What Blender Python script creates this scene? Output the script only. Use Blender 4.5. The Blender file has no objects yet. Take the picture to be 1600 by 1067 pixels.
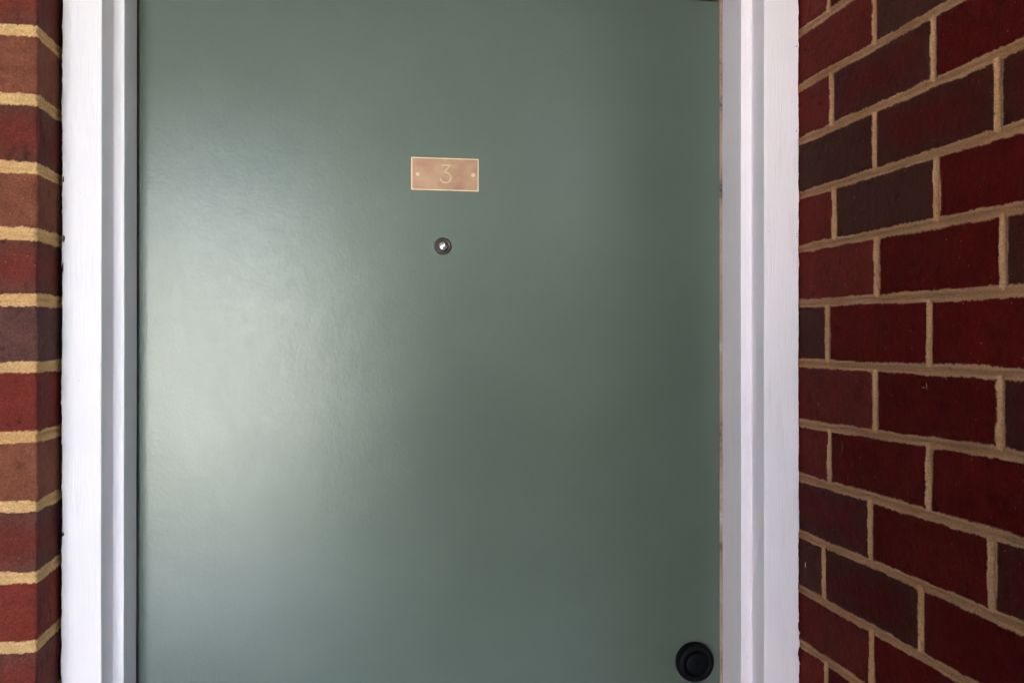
import bpy, bmesh, math, random
import numpy as np
from mathutils import Vector, Matrix
R = math.radians
sc = bpy.context.scene
col = sc.collection

# ---------------------------------------------------------------- camera
cam_d = bpy.data.cameras.new('camera'); cam = bpy.data.objects.new('camera', cam_d); col.objects.link(cam)
sc.camera = cam
CAM_Z = 1.5
cam_d.sensor_width = 36.0; cam_d.lens = 36.0 * 1443.15 / 1600.0
cam_d.clip_start = 0.02; cam_d.clip_end = 400
YAW, PITCH = 0.1695, 0.0017
cam.location = (0, -1.271, CAM_Z)
cam.rotation_euler = (math.pi / 2 + PITCH, -0.0002, -YAW)

# ---------------------------------------------------------------- sky and sun
SUN = Vector((-0.45, 0.55, 0.72)).normalized()
w = bpy.data.worlds.new('World'); sc.world = w; w.use_nodes = True
nt = w.node_tree; nt.nodes.clear()
sky = nt.nodes.new('ShaderNodeTexSky'); sky.sky_type = 'NISHITA'; sky.sun_disc = False
sky.sun_elevation = math.asin(SUN.z); sky.sun_rotation = math.atan2(SUN.x, SUN.y)
sky.air_density = 1.0; sky.dust_density = 4.0; sky.ozone_density = 0.6
bg = nt.nodes.new('ShaderNodeBackground'); bg.inputs['Strength'].default_value = 0.10
ow = nt.nodes.new('ShaderNodeOutputWorld')
nt.links.new(sky.outputs[0], bg.inputs[0]); nt.links.new(bg.outputs[0], ow.inputs[0])
sl = bpy.data.lights.new('sun', 'SUN'); sl.energy = 5.0; sl.angle = R(0.5); sl.color = (1.0, 0.95, 0.88)
so = bpy.data.objects.new('sun', sl); col.objects.link(so); so.location = (-4, -4, 6)
so.rotation_euler = SUN.to_track_quat('Z', 'Y').to_euler()
sc.view_settings.view_transform = 'Standard'; sc.view_settings.look = 'None'
sc.view_settings.exposure = 4.47; sc.view_settings.gamma = 1.0; sc.view_settings.use_curve_mapping = False
sc.cycles.use_denoising = True
sc.cycles.max_bounces = 10; sc.cycles.diffuse_bounces = 7; sc.cycles.glossy_bounces = 5
sc.cycles.sample_clamp_indirect = 0; sc.cycles.caustics_reflective = False

# ---------------------------------------------------------------- helpers
def tag(o, label=None, cat=None, group=None, kind=None):
    if label: o['label'] = label
    if cat: o['category'] = cat
    if group: o['group'] = group
    if kind: o['kind'] = kind
    return o

def empty(name, loc):
    o = bpy.data.objects.new(name, None); col.objects.link(o); o.location = loc; o.empty_display_size = .1
    return o

def link(name, me, m, parent=None, smooth=False):
    o = bpy.data.objects.new(name, me); col.objects.link(o)
    if m: me.materials.append(m)
    if parent:
        o.parent = parent; o.matrix_parent_inverse = Matrix.Translation(-Vector(parent_world(parent)))
    if smooth:
        me.polygons.foreach_set('use_smooth', np.ones(len(me.polygons), bool))
    return o

def parent_world(p):
    v = Vector((0, 0, 0))
    while p is not None and p.type == 'EMPTY':
        v += p.location; p = p.parent
    return v

def finish(bm, name, m, parent=None, smooth=False):
    bmesh.ops.recalc_face_normals(bm, faces=bm.faces)
    me = bpy.data.meshes.new(name); bm.to_mesh(me); bm.free()
    return link(name, me, m, parent, smooth)

def box(bm, x0, x1, y0, y1, z0, z1, bev=0.0):
    r = bmesh.ops.create_cube(bm, size=1.0)
    vs = r['verts']
    for v in vs:
        v.co = Vector(((x0 + x1) / 2 + v.co.x * (x1 - x0), (y0 + y1) / 2 + v.co.y * (y1 - y0), (z0 + z1) / 2 + v.co.z * (z1 - z0)))
    if bev > 0:
        es = list({e for v in vs for e in v.link_edges})
        bmesh.ops.bevel(bm, geom=es, offset=bev, segments=3, profile=.5, affect='EDGES')

def lathe(bm, prof, cx, y0, cz, seg=64, cap=True):
    """profile of (radius, distance out of the door towards -y) turned about the y axis"""
    rings = []
    for r, d in prof:
        if r < 1e-6:
            rings.append([bm.verts.new((cx, y0 - d, cz))]); continue
        rings.append([bm.verts.new((cx + r * math.cos(2 * math.pi * k / seg), y0 - d, cz + r * math.sin(2 * math.pi * k / seg))) for k in range(seg)])
    for a, b in zip(rings, rings[1:]):
        for k in range(seg):
            k2 = (k + 1) % seg
            if len(a) == 1 and len(b) == 1: continue
            if len(a) == 1: bm.faces.new((a[0], b[k], b[k2]))
            elif len(b) == 1: bm.faces.new((a[k], a[k2], b[0]))
            else: bm.faces.new((a[k], a[k2], b[k2], b[k]))

class N:
    """tiny node helper"""
    def __init__(s, name):
        s.m = bpy.data.materials.new(name); s.m.use_nodes = True
        s.t = s.m.node_tree; s.b = s.t.nodes['Principled BSDF']
        s.co = s.t.nodes.new('ShaderNodeTexCoord')
    def set(s, **k):
        for a, v in k.items(): s.b.inputs[a.replace('_', ' ')].default_value = v
        return s
    def noise(s, scale, detail=4, rough=.55, vec=None, mapscale=None):
        n = s.t.nodes.new('ShaderNodeTexNoise'); n.inputs['Scale'].default_value = scale
        n.inputs['Detail'].default_value = detail; n.inputs['Roughness'].default_value = rough
        v = vec or s.co.outputs['Object']
        if mapscale:
            mp = s.t.nodes.new('ShaderNodeMapping'); mp.inputs['Scale'].default_value = mapscale
            s.t.links.new(v, mp.inputs['Vector']); v = mp.outputs[0]
        s.t.links.new(v, n.inputs['Vector']); return n.outputs['Fac']
    def ramp(s, fac, stops):
        r = s.t.nodes.new('ShaderNodeValToRGB'); e = r.color_ramp.elements
        while len(e) < len(stops): e.new(.5)
        for q, (p, c) in zip(e, stops):
            q.position = p; q.color = (c, c, c, 1) if isinstance(c, (int, float)) else (*c, 1)
        s.t.links.new(fac, r.inputs[0]); return r.outputs[0]
    def mix(s, fac, a, b, mode='MIX'):
        x = s.t.nodes.new('ShaderNodeMix'); x.data_type = 'RGBA'; x.blend_type = mode
        for i, v in ((0, fac), (6, a), (7, b)):
            if isinstance(v, (int, float)): x.inputs[i].default_value = v
            elif isinstance(v, tuple): x.inputs[i].default_value = (*v, 1)
            else: s.t.links.new(v, x.inputs[i])
        return x.outputs[2]
    def to(s, out, inp): s.t.links.new(out, s.b.inputs[inp]); return s
    def bump(s, h, strength, dist):
        b = s.t.nodes.new('ShaderNodeBump'); b.inputs['Strength'].default_value = strength; b.inputs['Distance'].default_value = dist
        s.t.links.new(h, b.inputs['Height']); s.t.links.new(b.outputs[0], s.b.inputs['Normal']); return s
    def addh(s, a, b, k):
        m = s.t.nodes.new('ShaderNodeMath'); m.operation = 'MULTIPLY_ADD'
        s.t.links.new(b, m.inputs[0]); m.inputs[1].default_value = k; s.t.links.new(a, m.inputs[2]); return m.outputs[0]

# ---------------------------------------------------------------- materials
# sage green satin door paint: orange peel, worn gloss, tiny specks
n = N('green_door_paint')
c = n.ramp(n.noise(5, 5, .6), [(.3, (.074, .094, .075)), (.7, (.083, .104, .083))])
c = n.mix(n.ramp(n.noise(420, 2, .5), [(.70, 0.0), (.76, .35)]), c, (.07, .08, .07))
c = n.mix(n.ramp(n.noise(330, 2, .5, mapscale=(1, 1, 1.3)), [(.745, 0.0), (.79, .3)]), c, (.22, .26, .22))
n.to(c, 'Base Color')
n.to(n.ramp(n.noise(7, 6, .65), [(.3, .235), (.7, .268)]), 'Roughness')
sp = n.mix(.5, n.ramp(n.noise(4, 4, .65), [(.35, .43), (.65, .52)]), n.ramp(n.noise(60, 4, .7), [(.38, .42), (.62, .53)]))
n.to(sp, 'Specular IOR Level')
h = n.addh(n.noise(150, 3, .6), n.noise(380, 2, .5), .5)
h = n.addh(h, n.noise(30, 4, .6), 1.0)
h = n.addh(h, n.noise(3.5, 3, .5), 6.0)
n.bump(h, .20, .0007); M_DOOR = n.m

n = N('white_gloss_paint')
c = n.ramp(n.noise(9, 4, .6, mapscale=(1, 1, .25)), [(.3, (.765, .675, .725)), (.7, (.80, .71, .76))])
c = n.mix(n.ramp(n.noise(190, 2, .5), [(.735, 0.0), (.76, .6)]), c, (.35, .28, .27))
c = n.mix(n.ramp(n.noise(26, 5, .7, mapscale=(2.2, 2.2, .22)), [(.56, 0.0), (.80, .38)]), c, (.52, .45, .44))
n.to(c, 'Base Color').set(Roughness=.5, Specular_IOR_Level=.3)
h = n.addh(n.noise(60, 3, .6, mapscale=(8, 8, .35)), n.noise(7, 3, .6, mapscale=(1, 1, .6)), 2.0)
n.bump(h, .6, .0010); M_WHITE = n.m

n = N('bare_timber_edge')
c = n.ramp(n.noise(11, 5, .75, mapscale=(1, 1, 1)), [(.36, (.03, .02, .02)), (.45, (.26, .15, .11)), (.60, (.36, .24, .18)), (.72, (.62, .54, .52))])
n.to(c, 'Base Color').set(Roughness=.7); n.bump(n.noise(200, 3, .6), .5, .001); M_TIMBER = n.m

n = N('dark_rebate')
c = n.ramp(n.noise(16, 5, .7), [(.35, (.012, .010, .010)), (.7, (.06, .045, .04))])
n.to(c, 'Base Color').set(Roughness=.8); M_REBATE = n.m

n = N('copper_plate')
c = n.ramp(n.noise(40, 4, .6), [(.3, (.23, .115, .078)), (.7, (.33, .19, .135))])
n.to(c, 'Base Color').set(Metallic=.85, Roughness=.30)
n.bump(n.noise(14, 3, .6), .6, .0012); M_COPPER = n.m
n = N('brass_edge'); n.to(n.ramp(n.noise(90, 3), [(.3, (.58, .40, .25)), (.7, (.68, .50, .33))]), 'Base Color').set(Metallic=.55, Roughness=.5); M_BRASS = n.m
n = N('engraved_fill'); n.to(n.ramp(n.noise(200, 3), [(.3, (.40, .27, .145)), (.7, (.48, .34, .20))]), 'Base Color').set(Metallic=.3, Roughness=.55); M_FILL = n.m
n = N('dark_bronze'); n.to(n.ramp(n.noise(150, 3), [(.3, (.035, .022, .022)), (.7, (.07, .045, .042))]), 'Base Color').set(Metallic=.7, Roughness=.38); M_BRONZE = n.m
n = N('lens_glass'); n.set(Base_Color=(.62, .56, .52, 1), Metallic=.9, Roughness=.14); n.bump(n.noise(260, 2), .5, .0006); M_LENS = n.m
n = N('black_knob'); n.to(n.ramp(n.noise(120, 4), [(.3, (.002, .002, .003)), (.7, (.004, .004, .0055))]), 'Base Color').set(Roughness=.5, Specular_IOR_Level=.07)
n.bump(n.noise(90, 3), .2, .0006); M_BLACK = n.m

n = N('brick_and_mortar')
at = n.t.nodes.new('ShaderNodeAttribute'); at.attribute_name = 'surface_colour'
am = n.t.nodes.new('ShaderNodeAttribute'); am.attribute_name = 'mortar_mask'
v = n.ramp(n.noise(420, 4, .65), [(.25, .62), (.75, 1.38)])
c = n.mix(1.0, at.outputs['Color'], v, 'MULTIPLY')
c = n.mix(n.ramp(n.noise(230, 2, .5), [(.725, 0.0), (.755, .7)]), c, (.30, .15, .11))
c = n.mix(n.ramp(n.noise(300, 2, .5, mapscale=(1, 1, 1.7)), [(.73, 0.0), (.77, .8)]), c, (.012, .006, .006))
n.to(c, 'Base Color'); n.to(n.ramp(am.outputs['Fac'], [(0, .62), (1, .9)]), 'Roughness').set(Specular_IOR_Level=.05)
h = n.addh(n.noise(700, 3, .6), n.noise(140, 4, .6), 1.0)
n.bump(h, .95, .0015); M_BRICK = n.m

n = N('porch_brick')
bt = n.t.nodes.new('ShaderNodeTexBrick'); mp = n.t.nodes.new('ShaderNodeMapping'); mp.inputs['Rotation'].default_value = (R(90), 0, 0)
n.t.links.new(n.co.outputs['Object'], mp.inputs[0]); n.t.links.new(mp.outputs[0], bt.inputs[0])
bt.inputs['Color1'].default_value = (.17, .035, .028, 1); bt.inputs['Color2'].default_value = (.10, .045, .042, 1); bt.inputs['Mortar'].default_value = (.42, .28, .16, 1)
bt.inputs['Scale'].default_value = 1; bt.inputs['Brick Width'].default_value = .24; bt.inputs['Row Height'].default_value = .086; bt.inputs['Mortar Size'].default_value = .005
n.to(bt.outputs[0], 'Base Color').set(Roughness=.8); M_PBRICK = n.m

n = N('concrete'); n.to(n.ramp(n.noise(3, 8, .65), [(.3, (.52, .60, .72)), (.7, (.60, .68, .80))]), 'Base Color').set(Roughness=.85); n.bump(n.noise(60, 5), .4, .003); M_CONC = n.m
n = N('floor_paint'); n.to(n.ramp(n.noise(3, 8, .65), [(.3, (.46, .50, .58)), (.7, (.54, .58, .66))]), 'Base Color').set(Roughness=.6); M_FLOOR = n.m
n = N('lawn'); n.to(n.ramp(n.noise(12, 8, .7), [(.3, (.03, .05, .018)), (.7, (.07, .10, .035))]), 'Base Color').set(Roughness=.9); n.bump(n.noise(80, 5), .8, .02); M_LAWN = n.m
n = N('ceiling_paint'); n.to(n.ramp(n.noise(4, 4), [(.3, (.76, .74, .71)), (.7, (.80, .78, .75))]), 'Base Color').set(Roughness=.8); M_CEIL = n.m
n = N('cream_paint'); n.to(n.ramp(n.noise(3, 6), [(.3, (.62, .61, .57)), (.7, (.68, .67, .63))]), 'Base Color').set(Roughness=.85); M_CREAM = n.m
n = N('pale_render'); n.to(n.ramp(n.noise(3, 6), [(.3, (.62, .66, .68)), (.7, (.68, .72, .74))]), 'Base Color').set(Roughness=.85); n.bump(n.noise(80, 4), .4, .003); M_RENDER = n.m

n = N('brick_salt'); n.to(n.ramp(n.noise(300, 3), [(.3, (.20, .11, .09)), (.7, (.32, .21, .18))]), 'Base Color').set(Roughness=.9); M_SALT = n.m
# ---------------------------------------------------------------- brickwork
CH = 0.086; Z0 = CAM_Z - 0.0336         # course height, height of bed joint number 0
def rnd2(i, j, s=0):                     # repeatable value per brick
    return random.Random(i * 7919 + j * 104729 + s * 31337).random()

def vnoise(u, v, scale, seed):           # smooth value noise on a plane
    r = np.random.RandomState(seed); T = r.rand(256, 256)
    x, y = u * scale, v * scale
    xi, yi = np.floor(x).astype(int), np.floor(y).astype(int); fx, fy = x - xi, y - yi
    fx = fx * fx * (3 - 2 * fx); fy = fy * fy * (3 - 2 * fy)
    a = T[yi & 255, xi & 255]; b = T[yi & 255, (xi + 1) & 255]; c = T[(yi + 1) & 255, xi & 255]; d = T[(yi + 1) & 255, (xi + 1) & 255]
    return (a + (b - a) * fx + (c - a) * fy + (a - b - c + d) * fx * fy) * 2 - 1
def fbm(u, v, scale, seed, o=3):
    t = 0; k = 1
    for i in range(o): t = t + vnoise(u, v, scale * 2 ** i, seed + i) * k; k *= .5
    return t / 1.75

RED = ((.092, .0075, .0055), (.102, .012, .009)); DEEP = ((.068, .0022, .0020), (.076, .0040, .0030))  # right wall tones, its dimmer light darkened into the brick colours
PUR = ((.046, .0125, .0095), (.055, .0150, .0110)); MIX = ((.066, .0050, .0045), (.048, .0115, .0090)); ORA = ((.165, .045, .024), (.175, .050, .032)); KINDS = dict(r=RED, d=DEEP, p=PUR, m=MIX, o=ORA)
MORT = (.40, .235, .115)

KINDS_LEFT = dict(r=((.135, .019, .013), (.150, .028, .020)), m=((.125, .024, .017), (.105, .036, .027)), p=((.085, .034, .030), (.10, .040, .034)), o=((.185, .056, .030), (.20, .062, .040)))  # same bricks in brighter tones for the better lit pier
def masonry(name, ucoord, zcoord, bed, bedslope, perps, kinds, to_world, seed, palette=KINDS, tbed=.0063, tool=1.0, mortar=(.36, .190, .103), parent=None, fine_u=None, fine_z=None):
    """One skin of brickwork as a relief: raked V joints, ragged mortar, worn brick faces.
    u runs along the wall; bed[n] = height of bed joint n, perps[c] = upright joints in course c"""
    U, Z = np.meshgrid(ucoord, zcoord)
    nmin = int(math.floor((zcoord[0] - Z0) / CH)) - 1; nmax = int(math.ceil((zcoord[-1] - Z0) / CH)) + 1
    ns = list(range(nmin, nmax + 1))
    bz = np.array([bed.get(k, Z0 + k * CH) for k in ns]); bs = np.array([bedslope.get(k, 0.0) for k in ns])
    fine = np.ones_like(U, bool)
    if fine_u: fine &= (U > fine_u[0]) & (U < fine_u[1])
    if fine_z: fine &= (Z > fine_z[0]) & (Z < fine_z[1])
    F = fine.astype(float)
    um = (fine_u[0] + fine_u[1]) / 2 if fine_u else 0
    wob = fbm(U, Z, 9, seed) * .0016 * F
    # nearest bed joint
    course = np.full(U.shape, nmin, int)
    lo = np.full(U.shape, -1e3); hi = np.full(U.shape, 1e3)
    cu = np.clip(U, fine_u[0], fine_u[1]) if fine_u else U
    for i, k in enumerate(ns):
        zz = bz[i] + bs[i] * cu * (1 if k in bed else 0)
        above = (Z + wob) >= zz
        course = np.where(above, k, course); lo = np.where(above, zz, lo)
        hi = np.where(~above & (hi > 1e2), zz, hi)
    dlo = Z + wob - lo; dhi = hi - Z - wob
    # nearest upright joint
    dperp = np.full(U.shape, 1e3); bid = np.zeros(U.shape, int)
    for k in ns:
        m = course == k
        if not m.any(): continue
        uu = (U + fbm(U, Z, 14, seed + 9) * .0011 * F)[m]; P = np.sort(np.array(perps(k)))
        j = np.searchsorted(P, uu); bid[m] = j
        a = np.where(j > 0, uu - P[np.clip(j - 1, 0, len(P) - 1)], 1e3); b = np.where(j < len(P), P[np.clip(j, 0, len(P) - 1)] - uu, 1e3)
        dperp[m] = np.minimum(a, b)
    rag = (fbm(U, Z, 55, seed + 20) * .0017 + fbm(U, Z, 300, seed + 30, 2) * .0013 + .0035 * np.clip(fbm(U, Z, 28, seed + 31) - .25, 0, 1) + .0016 * np.clip(vnoise(U, Z * .25, 330, seed + 32), 0, 1) * np.clip(vnoise(U, Z, 11, seed + 33), 0, 1)) * F
    dbed = np.minimum(dlo, dhi)
    tb = tbed + fbm(U, Z, 7, seed + 40) * .0011 * F; tp = .0066 + fbm(U, Z, 8, seed + 41) * .0014 * F
    eb = tb - dbed + rag; ep = tp - dperp + rag      # >0 inside the mortar
    e = np.maximum(eb, ep)
    mort = np.clip(e / .0007 + .5, 0, 1); mort = np.where(F > 0, mort, (e >= -1e-6).astype(float))
    # relief
    brick_h = (fbm(U, Z, 16, seed + 50) * .0009 + fbm(U, Z, 120, seed + 51) * .0006 - .0012 * np.clip(fbm(U, Z, 90, seed + 52) - .45, 0, 1)) * F - .0012 * np.exp(np.minimum(e, 0) / .0016) * F
    # bricks do not sit quite flush with one another
    off = np.zeros(U.shape); base = np.zeros(U.shape + (3,))
    for k in ns:
        m = course == k
        for j in np.unique(bid[m]):
            mm = m & (bid == j)
            off[mm] = (rnd2(k, int(j), seed) - .5) * .0018
            kd = kinds.get((k, int(j)))
            if kd is None: kd = 'rmrpmrm'[int(rnd2(k, int(j), seed + 5) * 7)]
            a, b = palette[kd]
            t = .5 + .5 * fbm(U[mm], Z[mm], 14, seed + 60 + int(rnd2(k, int(j)) * 50))
            if kd == 'm':   # fired red heart, purple arrises
                t = np.clip(1.25 - np.minimum(dbed[mm] / .028, dperp[mm] / .05) + .5 * fbm(U[mm], Z[mm], 22, seed + 77), 0, 1)
            g = (.88 + .24 * rnd2(k, int(j), seed + 8)) * (1 + .20 * fbm(U[mm], Z[mm], 45, seed + 61) + .14 * fbm(U[mm], Z[mm], 170, seed + 62, 2) - .45 * np.clip(fbm(U[mm], Z[mm], 75, seed + 63) - .38, 0, 1) / .4)[:, None]
            base[mm] = (np.array(a)[None] * (1 - t[:, None]) + np.array(b)[None] * t[:, None]) * g
    V = lambda d, wd: np.clip(1 - d / wd, 0, 1)
    wb = .0032 + .0006 * fbm(U, Z, 12, seed + 70)
    dj_b = dbed + fbm(U, Z, 30, seed + 71) * .0005 * F; dj_p = dperp
    groove = np.maximum(V(dj_b, .0044), V(dj_p, .0058) * (1 - V(dj_b, .006) * .4))
    mort_h = .0002 + fbm(U, Z, 150, seed + 72) * .0005 * F - tool * .0050 * V(dj_b, .0034 + .0008 * fbm(U, Z, 6, seed + 73)) * (1 - V(dj_p, .004) * .5) - tool * .0078 * V(dj_p + .0006, .0066) * (1 - V(dj_b, .0062))
    H = (brick_h + off) * (1 - mort) + mort_h * mort
    mc = np.array(mortar)[None, None] * (1 + .16 * fbm(U, Z, 25, seed + 80)[..., None] + .12 * fbm(U, Z, 300, seed + 81, 2)[..., None])
    mc = mc * (1 - .25 * np.clip(vnoise(U, Z, 18, seed + 82), 0, 1)[..., None] * np.array([.4, .8, 1.])[None, None])
    C = base * (1 - mort[..., None]) + mc * mort[..., None]
    P = to_world(U, Z, H)
    nz, nu = U.shape
    me = bpy.data.meshes.new(name)
    me.vertices.add(nz * nu); me.vertices.foreach_set('co', P.reshape(-1).astype(np.float32))
    idx = np.arange(nz * nu).reshape(nz, nu)
    q = np.stack([idx[:-1, :-1], idx[:-1, 1:], idx[1:, 1:], idx[1:, :-1]], -1).reshape(-1, 4)
    me.loops.add(q.size); me.loops.foreach_set('vertex_index', q.reshape(-1).astype(np.int32))
    me.polygons.add(len(q)); me.polygons.foreach_set('loop_start', (np.arange(len(q)) * 4).astype(np.int32))
    me.update(calc_edges=True)
    a = me.color_attributes.new('surface_colour', 'FLOAT_COLOR', 'POINT')
    a.data.foreach_set('color', np.concatenate([C, np.ones(C.shape[:2] + (1,))], -1).reshape(-1).astype(np.float32))
    a = me.attributes.new('mortar_mask', 'FLOAT', 'POINT'); a.data.foreach_set('value', mort.reshape(-1).astype(np.float32))
    return link(name, me, M_BRICK, parent, True)

def joint_lines(js, half=(.0, .0030, .0045, .0058, .0066), mid=True):
    s = []
    for j in js:
        for hh in half: s += [j - hh, j + hh]
    return s
def coords(lo, hi, f0, f1, step, js):
    c = [x for x in joint_lines(js) if lo < x < hi and not (f0 - .001 < x < f1 + .001)]
    c += [j + .043 for j in js if lo < j + .043 < hi and not (f0 - .001 < j + .043 < f1 + .001)]
    c += list(np.arange(f0, f1 + step / 2, step)) + [lo, hi]
    c = np.unique(np.round(c, 6)); keep = [c[0]]
    for x in c[1:]:
        if x - keep[-1] > .0004: keep.append(x)
    return np.array(keep)

beds_all = [Z0 + k * CH for k in range(-18, 16)]
# --- right-hand wall of the porch: u = y (0.10 at the door frame, negative towards the viewer)
XR = 0.6788; YB = -.78; CEIL = 2.62
bedR = {6: 1.9785, 5: 1.8937, 4: 1.8107, 3: 1.7264, 2: 1.6446, 1: 1.5599, 0: 1.4694, -1: 1.3777, -2: 1.2936, -3: 1.2063, -4: 1.1215, -5: 1.0377}
slR = {6: .006, 5: .0053, 4: .0057, 3: .0068, 2: .0095, 1: .0119, 0: .0052, -1: -.0128, -2: -.0032, -3: -.0009, -4: .0039, -5: .0075}
seenR = {-6: [-.0187], -5: [-.1389], -4: [-.0132, -.2488], -3: [-.136, -.3746], -2: [-.0282, -.2629], -1: [-.1499, -.3888], 0: [-.0246, -.265],
         1: [-.1516, -.3929], 2: [-.0429, -.2793], 3: [-.1471, -.3856], 4: [-.0369, -.2733], 5: [-.1473]}
def perpsR(k):
    first = -.027 if k % 2 == 0 else -.147
    s = seenR.get(k, []); out = list(s)
    for i in range(-1, 14):
        y = first - .24 * i
        if all(abs(y - q) > .1 for q in s): out.append(y)
    return out
# bricks are numbered from the far end of the list (most negative y first); translate from "how many joints from the door"
def kindR(rows):
    out = {}
    for k, s in rows.items():
        P = np.sort(np.array(perpsR(k)))
        first = s[0]; tot = int(np.searchsorted(P, .05))
        for i, ch in enumerate(s): out[(k, tot - i)] = ch
    return out
rowsR = {6: 'rd', 5: 'rpd', 4: 'rmd', 3: 'pmm', 2: 'rpd', 1: 'rdm', 0: 'pdd', -1: 'rdm', -2: 'rdd', -3: 'mdm', -4: 'pmd', -5: 'rdm', -6: 'rdr'}
ju = [y for k in (0, 1) for y in perpsR(k + 20)]
uR = coords(YB, .16, -.60, .075, .0015, ju)
zR = coords(0.0, CEIL, .93, 2.07, .0014, beds_all)
def wR(U, Z, H): return np.stack([XR - H, U, Z], -1)
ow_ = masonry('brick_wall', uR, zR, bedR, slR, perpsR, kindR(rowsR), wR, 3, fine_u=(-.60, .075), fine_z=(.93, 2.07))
tag(ow_, 'long dark red brick wall meeting the white door frame beside the black knob', 'wall', kind='thing')

# --- left pier: u runs along the front (negative) and round the corner into the short return
XL = -0.3947; YF = -0.020
bedL = {5: 1.8939, 4: 1.8079, 3: 1.7217, 2: 1.638, 1: 1.5548, 0: 1.4691, -1: 1.3811, -2: 1.2938, -3: 1.2045, -4: 1.1180, -5: 1.032, 6: 1.9785}
def perpsL(k):
    f = -.23 if k % 2 == 0 else -.11
    return [f - .24 * i for i in range(8)] + [.115 if k % 2 == 0 else .235]
rowsL = {6: 'r', 5: 'm', 4: 'o', 3: 'm', 2: 'o', 1: 'm', 0: 'p', -1: 'r', -2: 'o', -3: 'm', -4: 'r', -5: 'm', -6: 'r'}
RED_L = None
kL = {}
for k, s in rowsL.items():
    P = np.sort(np.array(perpsL(k))); kL[(k, int(np.searchsorted(P, 0.0)))] = s
juL = [y for k in (0, 1) for y in perpsL(k)]
uL = coords(-1.5, .16, -.10, .16, .0013, juL)
zL = coords(0.0, CEIL, .93, 2.07, .0014, beds_all)
def wL(U, Z, H):
    rr = .004
    chip = np.clip(fbm(U * 0 + 1.7, Z, 60, 91), 0, 1) * .0016
    x = np.where(U < 0, XL + U, XL + 0 * U); y = np.where(U < 0, YF, YF + U)
    # rounded arris
    a = np.clip((U + rr) / (2 * rr), 0, 1); inside = (np.abs(U) < rr)
    nx = np.where(U >= rr, 1.0, np.where(U <= -rr, 0.0, np.sin(a * math.pi / 2))); ny = np.where(U >= rr, 0.0, np.where(U <= -rr, -1.0, -np.cos(a * math.pi / 2)))
    x = np.where(inside, XL - rr + rr * nx, x); y = np.where(inside, YF + rr + rr * ny, y)
    Hh = H - np.where(inside, chip, 0)
    return np.stack([x + nx * Hh, y + ny * Hh, Z], -1)
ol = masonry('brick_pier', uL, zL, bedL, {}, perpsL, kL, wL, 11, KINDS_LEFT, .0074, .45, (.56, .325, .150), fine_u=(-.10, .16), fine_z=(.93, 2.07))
tag(ol, 'narrow brick pier with lighter red face and dark shaded return beside the frame', 'brick pier', kind='thing')

# ---------------------------------------------------------------- rest of the porch, behind and beside the viewer
bm = bmesh.new(); box(bm, -2.3, 1.3, -3.35, .30, -.12, 0.0)
tag(finish(bm, 'porch_floor', M_FLOOR), kind='structure')
bm = bmesh.new(); box(bm, -2.3, 1.3, -3.35, .32, CEIL, CEIL + .15)
tag(finish(bm, 'porch_ceiling', M_CEIL), kind='structure')
bm = bmesh.new(); box(bm, -200, 200, -200, 200, -.30, -.13)
tag(finish(bm, 'ground', M_LAWN), kind='structure')
bm = bmesh.new(); box(bm, -9, .05, -5.6, -3.36, -.125, -.02)
tag(finish(bm, 'path', M_CONC), kind='structure')
bm = bmesh.new(); box(bm, -2.15, -.05, -8.7, -8.45, -.02, 2.75)  # pale wall added out of view to brighten the door's sheen
tag(finish(bm, 'added_sheen_wall', M_RENDER), kind='structure')
bm = bmesh.new(); box(bm, -9, -2.16, -8.75, -8.5, -.02, 2.9)  # second unseen wall, added to shape the left edge of the sheen
tag(finish(bm, 'added_sheen_wall', M_CREAM), kind='structure')
bm = bmesh.new()
box(bm, -2.1, -1.9, -3.0, -.015, .002, CEIL - .002)
tag(finish(bm, 'side_wall', M_CREAM), kind='structure')
bm = bmesh.new()
OX0, OX1, OZ = -1.30, .70, 2.42
box(bm, -2.1, OX0, -3.22, -3.003, .002, CEIL - .002); box(bm, OX1, OX1 + .35, -3.22, -3.003, .002, CEIL - .002); box(bm, OX0 - .001, OX1 + .001, -3.218, -3.005, OZ, CEIL - .004)
box(bm, XR + .03, XR + .18, -3.002, YB - .002, OZ, CEIL - .006)
tag(finish(bm, 'entrance_wall', M_CREAM), kind='structure')
bm = bmesh.new(); box(bm, XR + .012, XR + .2, YB, .16, .002, CEIL - .002); box(bm, XR + .202, 4.5, .0, .238, .002, CEIL - .008); box(bm, -2.3, 1.1, .24, .30, .002, CEIL - .002)
box(bm, -1.9, XL - .012, YF + .012, .235, .002, CEIL - .004); box(bm, XL, XR + .2, .075, .235, 2.16, CEIL - .006)
tag(finish(bm, 'house_wall', M_PBRICK), kind='structure')

# unseen shrubs added outside to dim the right of the door's reflection
n = N('leaf_green'); n.to(n.ramp(n.noise(14, 5, .7), [(.3, (.12, .155, .085)), (.7, (.20, .25, .15))]), 'Base Color').set(Roughness=.6); M_LEAF = n.m
rs = np.random.RandomState(5); NL = 42000
cx = rs.rand(NL, 3) * np.array([3.6, .9, 2.9]) + np.array([-.27, -5.6, -.10])
cx[:, 2] -= .25 * rs.rand(NL) * np.abs(np.sin(cx[:, 0] * 5))
d1 = rs.randn(NL, 3); d1 /= np.linalg.norm(d1, axis=1)[:, None]; d2 = np.cross(d1, rs.randn(NL, 3)); d2 /= np.linalg.norm(d2, axis=1)[:, None]
L_ = .048; W_ = .024
P = np.stack([cx - d1 * L_, cx + d2 * W_, cx + d1 * L_, cx - d2 * W_], 1).reshape(-1, 3)
me = bpy.data.meshes.new('added_shrubbery'); me.from_pydata(P.tolist(), [], [(4 * i, 4 * i + 1, 4 * i + 2, 4 * i + 3) for i in range(NL)])
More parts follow.
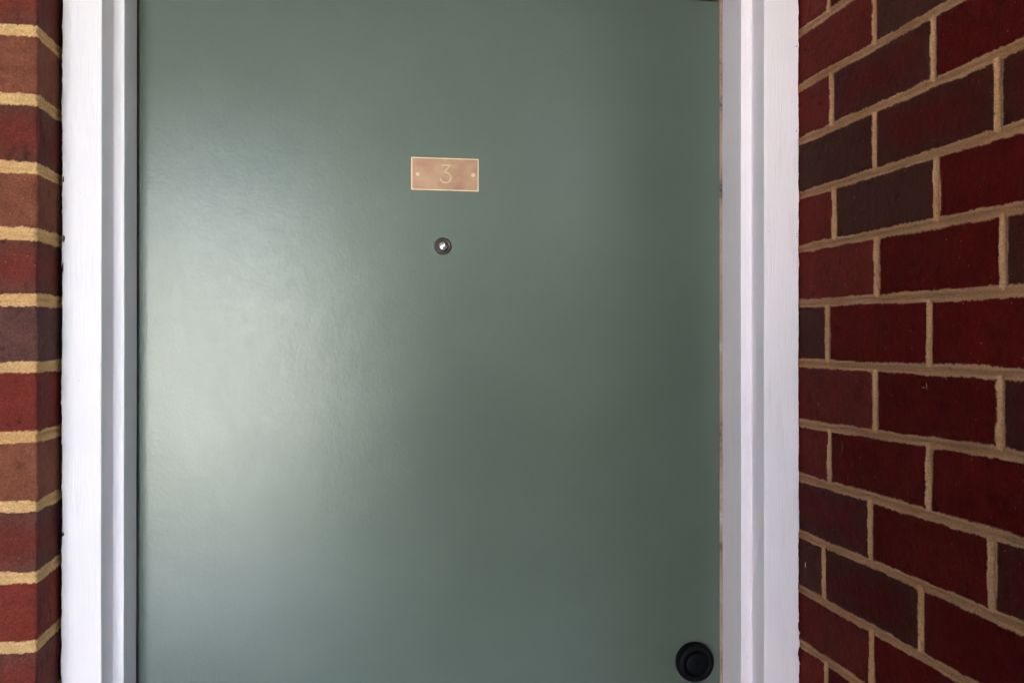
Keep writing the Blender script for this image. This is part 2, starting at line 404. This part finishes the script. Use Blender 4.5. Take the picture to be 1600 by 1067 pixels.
tag(link('added_shrubbery', me, M_LEAF), kind='stuff')
so2 = bpy.data.objects.new('added_shrubbery', me); col.objects.link(so2); so2.rotation_euler = (0, 0, R(90)); so2.location = (-1.7, -5.1, 0); tag(so2, kind='stuff')  # turned copy, added on the right for a mid-bright reflection

# ---------------------------------------------------------------- door frame
frame = empty('door_frame', (.14, .11, 0)); tag(frame, 'white painted stepped timber frame around the green door', 'door frame', kind='thing')
YC, YJ, YD = .058, .110, .180        # casing face, jamb face, door face
HEAD = 2.0668
def strip(name, prof, z0, z1, m, seed, rag=0.0, ragx=None, parent=frame, step=.002, flip=False):
    """a timber run: profile (x, y) swept up in z, arrises softened, the outer edge slightly ragged with paint"""
    pts = []
    nP = len(prof)
    for i, (x, y, r) in enumerate(prof):          # r = corner radius
        if r <= 0 or i in (0, nP - 1): pts.append((x, y)); continue
        a = Vector(prof[i - 1][:2]) - Vector((x, y)); b = Vector(prof[i + 1][:2]) - Vector((x, y))
        a.normalize(); b.normalize(); p = Vector((x, y))
        for t in (0, .17, .33, .5, .67, .83, 1):
            q = (p + a * r) * (1 - t) ** 2 + p * 2 * t * (1 - t) + (p + b * r) * t ** 2; pts.append((q.x, q.y))
    # extra columns on long faces so that the paint can undulate
    pts2 = [pts[0]]
    for a, b in zip(pts, pts[1:]):
        d = math.dist(a, b); k = max(1, int(d / .006))
        for i in range(1, k + 1): pts2.append((a[0] + (b[0] - a[0]) * i / k, a[1] + (b[1] - a[1]) * i / k))
    pts = np.array(pts2); zs = np.arange(z0, z1 + step / 2, step); zs[-1] = z1
    X = np.repeat(pts[None, :, 0], len(zs), 0); Y = np.repeat(pts[None, :, 1], len(zs), 0); Zz = np.repeat(zs[:, None], len(pts), 1)
    w1 = fbm(Zz, X * 3, 5, seed) * .0005
    X = X + w1; Y = Y + fbm(Zz, X * 30, 20, seed + 3) * .00012
    if ragx is not None:
        k = np.exp(-np.abs(X - ragx) / .0025)
        low = 1 + 1.4 * np.clip((1.14 - Zz) / .05, 0, 1) * (1 if ragx > 0 else .3)
        X = X + k * rag * low * (fbm(Zz, Zz * 0, 45, seed + 7) + 1.2 * (1 if ragx > 0 else -1) * np.clip(fbm(Zz, Zz * 0 + 4, 150, seed + 8), 0, 1))
    P = np.stack([X, Y, Zz], -1); nz, nu = X.shape
    me = bpy.data.meshes.new(name); me.vertices.add(nz * nu); me.vertices.foreach_set('co', P.reshape(-1).astype(np.float32))
    idx = np.arange(nz * nu).reshape(nz, nu); q = np.stack([idx[:-1, :-1], idx[:-1, 1:], idx[1:, 1:], idx[1:, :-1]], -1).reshape(-1, 4)
    me.loops.add(q.size); me.loops.foreach_set('vertex_index', q.reshape(-1).astype(np.int32))
    me.polygons.add(len(q)); me.polygons.foreach_set('loop_start', (np.arange(len(q)) * 4).astype(np.int32)); me.update(calc_edges=True)
    return link(name, me, m, parent, True)

cL0, cL1, jL0, jL1 = -.3885, -.3375, -.3355, -.3205
cR1, cR0, jR0, jR1 = .6765, .6190, .6225, .6045
TOP = HEAD + .035
strip('casing', [(cL0, .15, 0), (cL0, YC, .003), (cL1, YC, .0016), (jL0, YJ - .001, 0)], .002, TOP + .10, M_WHITE, 1, .0012, cL0)
strip('jamb', [(jL0 + .0002, YJ - .006, 0), (jL0 + .0004, YJ, .003), (jL1, YJ, .0016), (jL1 + .001, .1815, 0)], .002, TOP, M_WHITE, 2)
strip('casing', [(cR1, .15, 0), (cR1, YC, .0022), (cR0, YC, .0016), (jR0, YJ - .001, 0)], .002, TOP + .10, M_WHITE, 3, .0012, cR1)
strip('jamb', [(jR0 - .0002, YJ - .006, 0), (jR0 - .0004, YJ, .003), (jR1, YJ, .0016), (jR1 - .001, .1815, 0)], .002, TOP, M_WHITE, 4)
bm = bmesh.new(); box(bm, cL0, cR1, YC + .001, .10, TOP + .0995, TOP + .15, .002); box(bm, cL1 + .004, cR0 - .004, YC + .002, YJ + .04, TOP + .02, TOP + .099, .002)
finish(bm, 'head_casing', M_WHITE, frame)
bm = bmesh.new(); box(bm, jL0, jR0, YJ + .001, .178, HEAD + .0025, TOP + .019, .0015); finish(bm, 'head_jamb', M_WHITE, frame)
# bare rebate behind the gap round the door
bm = bmesh.new(); box(bm, -.345, -.3150, .1860, .232, .002, 2.155); box(bm, -.3149, .5980, .222, .234, .002, 2.155); finish(bm, 'rebate', M_REBATE, frame)
bm = bmesh.new(); box(bm, .5982, .640, .1822, .233, .002, 2.15); box(bm, -.3149, .5980, .1830, .2215, HEAD + .0022, 2.15); finish(bm, 'bare_timber_strip', M_TIMBER, frame)

# ---------------------------------------------------------------- door
door = empty('front_door', (.142, .2, 0)); tag(door, 'sage green satin painted flat door with a copper number 3 plate and black knob', 'door', kind='thing')
DX0, DX1 = -.3168, .5992
bm = bmesh.new(); box(bm, DX0, DX1 - .0012, YD, .220, .008, HEAD - .0008, .0016); o = finish(bm, 'panel', M_DOOR, door)
for p in o.data.polygons: p.use_smooth = False
# worn timber edge strip along the lock side, where the paint stops
px0, px1, pz0, pz1 = .0877, .1948, 1.7390, 1.7910
plate = None
bm = bmesh.new(); box(bm, px0, px1, YD - .0016, YD + .0005, pz0, pz1, .0006); plate = finish(bm, 'number_plate', M_COPPER, door)
plate['label'] = 'small rectangular copper plate engraved with the number 3'
bm = bmesh.new(); t_ = .0019
for a in ((px0 + .0004, px1 - .0004, pz0 + .0004, pz0 + t_), (px0 + .0004, px1 - .0004, pz1 - t_, pz1 - .0004), (px0 + .0004, px0 + t_, pz0 + t_, pz1 - t_), (px1 - t_, px1 - .0004, pz0 + t_, pz1 - t_)):
    box(bm, a[0], a[1], YD - .0020, YD - .0010, a[2], a[3])
finish(bm, 'border', M_BRASS, plate)
# numeral: flat-topped 3
def numeral():
    cx, cz, h = .1425, 1.7655, .0275
    path = [(-.0078, h / 2), (.0066, h / 2), (-.0022, .0032)]
    arc = []
    R_ = .0082; ccx, ccz = -.0006, -h / 2 + R_
    for k in range(0, 25):
        a = R(100 - k * 11.3); arc.append((ccx + R_ * 1.02 * math.cos(a), ccz + R_ * math.sin(a)))
    path += arc
    bm = bmesh.new(); wd = .00125; L = []; Rr = []
    for i, p in enumerate(path):
        a = Vector(path[max(i - 1, 0)]); b = Vector(path[min(i + 1, len(path) - 1)]); p = Vector(p)
        if 0 < i < len(path) - 1:
            d1 = (p - a).normalized(); d2 = (b - p).normalized(); n1 = Vector((-d1.y, d1.x)); n2 = Vector((-d2.y, d2.x)); m = (n1 + n2)
            m = m.normalized() * min(wd / max(m.normalized().dot(n1), .35), wd * 2.2)
        else:
            d = (b - a).normalized(); m = Vector((-d.y, d.x)) * wd
        L.append(p + m); Rr.append(p - m)
    yy = YD - .00175
    vl = [bm.verts.new((cx + v.x, yy, cz + v.y)) for v in L]; vr = [bm.verts.new((cx + v.x, yy, cz + v.y)) for v in Rr]
    for i in range(len(path) - 1): bm.faces.new((vl[i], vl[i + 1], vr[i + 1], vr[i]))
    return bm
finish(numeral(), 'numeral', M_FILL, plate)
for sx, sz in ((.0985, 1.7640), (.1857, 1.7652)):
    bm = bmesh.new(); lathe(bm, [(.0034, .0016), (.0033, .0022), (.0024, .0027), (.0012, .0026), (.0009, .0019), (0, .0018)], sx, YD, sz, 24)
    finish(bm, 'screw', M_BRASS, plate, True)

VX, VZ = .1379, 1.6521
bm = bmesh.new(); lathe(bm, [(.0136, 0), (.0136, .0010), (.0128, .0024), (.0112, .0031), (.0094, .0029), (.0084, .0016), (.0080, .0004)], VX, YD, VZ, 48)
vw = finish(bm, 'door_viewer', M_BRONZE, door, True)
bm = bmesh.new(); lathe(bm, [(.0080, .0004), (.0078, .0012), (.0066, .0026), (.0048, .0036), (.0025, .0042), (0, .0044)], VX + .0002, YD, VZ, 40)
finish(bm, 'lens', M_LENS, vw, True)

KX, KZ = .5515, .9775
bm = bmesh.new(); lathe(bm, [(.0312, 0), (.0318, .003), (.0317, .008), (.0312, .0125), (.0298, .0155), (.0270, .0172), (.0235, .0176), (.0212, .0170), (.0200, .0155), (.0196, .013)], KX, YD, KZ, 72)
kn = finish(bm, 'door_knob', M_BLACK, door, True); kn['label'] = 'round black knob low at the right edge of the door'
bm = bmesh.new(); lathe(bm, [(.0196, .013), (.0193, .0165), (.0184, .0182), (.0160, .0190), (.0100, .0193), (0, .0194)], KX, YD, KZ, 48)
box(bm, KX - .0008, KX + .0008, YD - .0200, YD - .0190, KZ - .005, KZ + .005)
finish(bm, 'knob_centre', M_BLACK, kn, True)

# ---------------------------------------------------------------- small marks: paint drips and chips
def fleck(bm, c, ax, bx, nrm, w_, h_, seed):
    rr = random.Random(seed); k = 9; ctr = bm.verts.new(c + nrm * .0007)
    ring = []
    for i in range(k):
        a = 2 * math.pi * i / k; q = rr.uniform(.65, 1.1)
        ring.append(bm.verts.new(c + ax * math.cos(a) * w_ * q + bx * math.sin(a) * h_ * q + nrm * .0001))
    for i in range(k): bm.faces.new((ctr, ring[i], ring[(i + 1) % k]))
EY, EZ, EX = Vector((0, 1, 0)), Vector((0, 0, 1)), Vector((1, 0, 0))
for i, (y, z, a, b) in enumerate(((.040, 1.163, .0010, .0055), (-.262, 1.4485, .0010, .0045), (-.256, 1.4465, .0018, .0012), (-.245, 1.474, .003, .0012), (.020, 1.585, .0009, .0012), (.0, 1.41, .001, .0015),
                                  (-.10, 1.70, .001, .0014), (-.30, 1.62, .0012, .0012), (-.33, 1.545, .001, .001), (-.21, 1.30, .001, .0013), (-.36, 1.50, .0012, .001))):
    bm = bmesh.new(); fleck(bm, Vector((XR - .0012, y, z)), EY, EZ, -EX, a, b, i); finish(bm, 'salt_fleck', M_WHITE if i == 0 else M_SALT, ow_)
bm = bmesh.new(); fleck(bm, Vector((.6052, .150, 1.935)), EY, EZ, -EX, .004, .0022, 5); finish(bm, 'paint_chip', M_RENDER, frame)
# dark nicks along the outer arris of the casings
for i, (x, z, a, b) in enumerate(((.6722, 1.957, .0011, .0011), (.6718, 1.826, .0009, .0015), (.6728, 1.668, .0009, .0009), (.6722, 1.664, .0009, .0009), (-.3855, 1.64, .0018, .006), (-.3868, 1.60, .0012, .009), (-.3860, 1.243, .0015, .004), (-.3862, 1.72, .0012, .005))):
    bm = bmesh.new(); fleck(bm, Vector((x, YC - .0004, z)), EX, EZ, -EY, a, b, i + 20); finish(bm, 'nick', M_REBATE, frame)

# ---------------------------------------------------------------- photographer, seen only as a dim shape in the sheen of the door
n = N('dark_cloth'); n.to(n.ramp(n.noise(60, 4), [(.3, (.008, .008, .010)), (.7, (.015, .015, .018))]), 'Base Color').set(Roughness=.9); M_CLOTH = n.m
n = N('skin'); n.to(n.ramp(n.noise(30, 4), [(.3, (.42, .25, .18)), (.7, (.48, .30, .22))]), 'Base Color').set(Roughness=.5); M_SKIN = n.m
n = N('dark_hair'); n.to(n.ramp(n.noise(90, 4), [(.3, (.012, .008, .006)), (.7, (.03, .02, .015))]), 'Base Color').set(Roughness=.6); M_HAIR = n.m
def skin(name, chains, m, parent=None):
    """chains of (point, radius); a chain may start with the index of an earlier vertex"""
    V_, E_, Rd = [], [], []
    for ch in chains:
        prev = None
        for it in ch:
            if isinstance(it, int): prev = it; continue
            (x, y, z), r_ = it; V_.append((x, y, z)); Rd.append(r_ if isinstance(r_, tuple) else (r_, r_)); i = len(V_) - 1
            if prev is not None: E_.append((prev, i))
            prev = i
    me = bpy.data.meshes.new(name); me.from_pydata(V_, E_, [])
    o = link(name, me, m, parent)
    md = o.modifiers.new('skin', 'SKIN'); md.use_smooth_shade = True
    for v, r_ in zip(me.skin_vertices[0].data, Rd): v.radius = r_
    me.skin_vertices[0].data[0].use_root = True
    sd = o.modifiers.new('smooth', 'SUBSURF'); sd.levels = 1; sd.render_levels = 2
    return o
PX, PY = .36, -1.60
def hand(wrist, d, side, root):
    w_ = Vector(wrist); d = Vector(d).normalized(); s_ = Vector(side).normalized(); c = w_ + d * .045
    out = [[root, (tuple(c), (.032, .016))]]
    return out, c, d, s_
ch = [[((PX, PY, .98), (.15, .11)), ((PX, PY, 1.12), (.135, .10)), ((PX, PY + .01, 1.30), (.165, .11)), ((PX, PY + .02, 1.42), (.10, .08)), ((PX, PY + .04, 1.50), .052), ((PX - .01, PY + .06, 1.57), (.07, .085)), ((PX - .01, PY + .065, 1.66), (.075, .09)), ((PX - .01, PY + .06, 1.71), (.05, .06))],
      [0, ((PX - .10, PY, .88), .09), ((PX - .11, PY + .02, .50), .058), ((PX - .11, PY, .09), .038), ((PX - .12, PY + .13, .035), (.045, .03))],
      [0, ((PX + .10, PY, .88), .09), ((PX + .11, PY + .02, .50), .058), ((PX + .11, PY, .09), .038), ((PX + .12, PY + .13, .035), (.045, .03))]]
nb = 8 + 4 + 4
ch.append([2, ((PX - .18, PY + .02, 1.40), .055), ((PX - .36, PY + .08, 1.18), .042), ((.075, -1.365, 1.43), .027), ((.055, -1.335, 1.475), (.034, .018))])
hL = nb + 3
ch.append([2, ((PX + .18, PY + .02, 1.40), .055), ((PX + .30, PY + .10, 1.16), .042), ((.125, -1.385, 1.40), .027), ((.095, -1.350, 1.445), (.034, .018))])
hR = nb + 7
for base, (bx, by, bz) in ((hL, (.055, -1.335, 1.475)), (hR, (.095, -1.350, 1.445))):
    for k, ln in enumerate((.070, .078, .073, .058)):
        dx = -.024 + .016 * k
        ch.append([base, ((bx + dx, by + .012, bz + .035), .009), ((bx + dx - .012, by + .022, bz + .035 + ln * .45), .0085), ((bx + dx - .026, by + .020, bz + .035 + ln * .62), .0075)])
    ch.append([base, ((bx - .034, by + .008, bz + .004), .011), ((bx - .052, by + .018, bz + .028), .0095)])
person = skin('person', ch, M_SKIN)
tag(person, 'person in dark clothes mirrored as the dim shape in the green door', 'person', kind='thing')
skin('jacket', [[((PX, PY - .02, .52), .27), ((PX - .02, PY - .02, .90), .28), ((PX - .02, PY - .01, 1.30), .255), ((PX, PY + .03, 1.455), .085)],
     [2, ((PX - .19, PY + .02, 1.40), .075), ((PX - .36, PY + .14, 1.17), .070), ((.088, -1.372, 1.415), .042)], [2, ((PX + .19, PY + .02, 1.40), .075), ((PX + .30, PY + .10, 1.15), .070), ((.14, -1.392, 1.385), .042)]], M_CLOTH, person)
skin('trousers', [[((PX, PY, .91), (.21, .14)), ((PX - .11, PY, .84), .12), ((PX - .12, PY + .02, .50), .095), ((PX - .11, PY, .12), .062)], [0, ((PX + .11, PY, .84), .12), ((PX + .12, PY + .02, .50), .095), ((PX + .11, PY, .12), .062)]], M_CLOTH, person)
skin('hair', [[((PX - .01, PY + .02, 1.58), (.085, .07)), ((PX - .01, PY + .03, 1.68), (.088, .085)), ((PX - .01, PY + .05, 1.75), (.055, .06))]], M_HAIR, person)
bm = bmesh.new(); box(bm, -.070, .080, -1.296, -1.288, 1.470, 1.545, .003)
tag(finish(bm, 'phone', M_BLACK), 'black phone held up by the person mirrored in the door', 'phone', kind='thing')
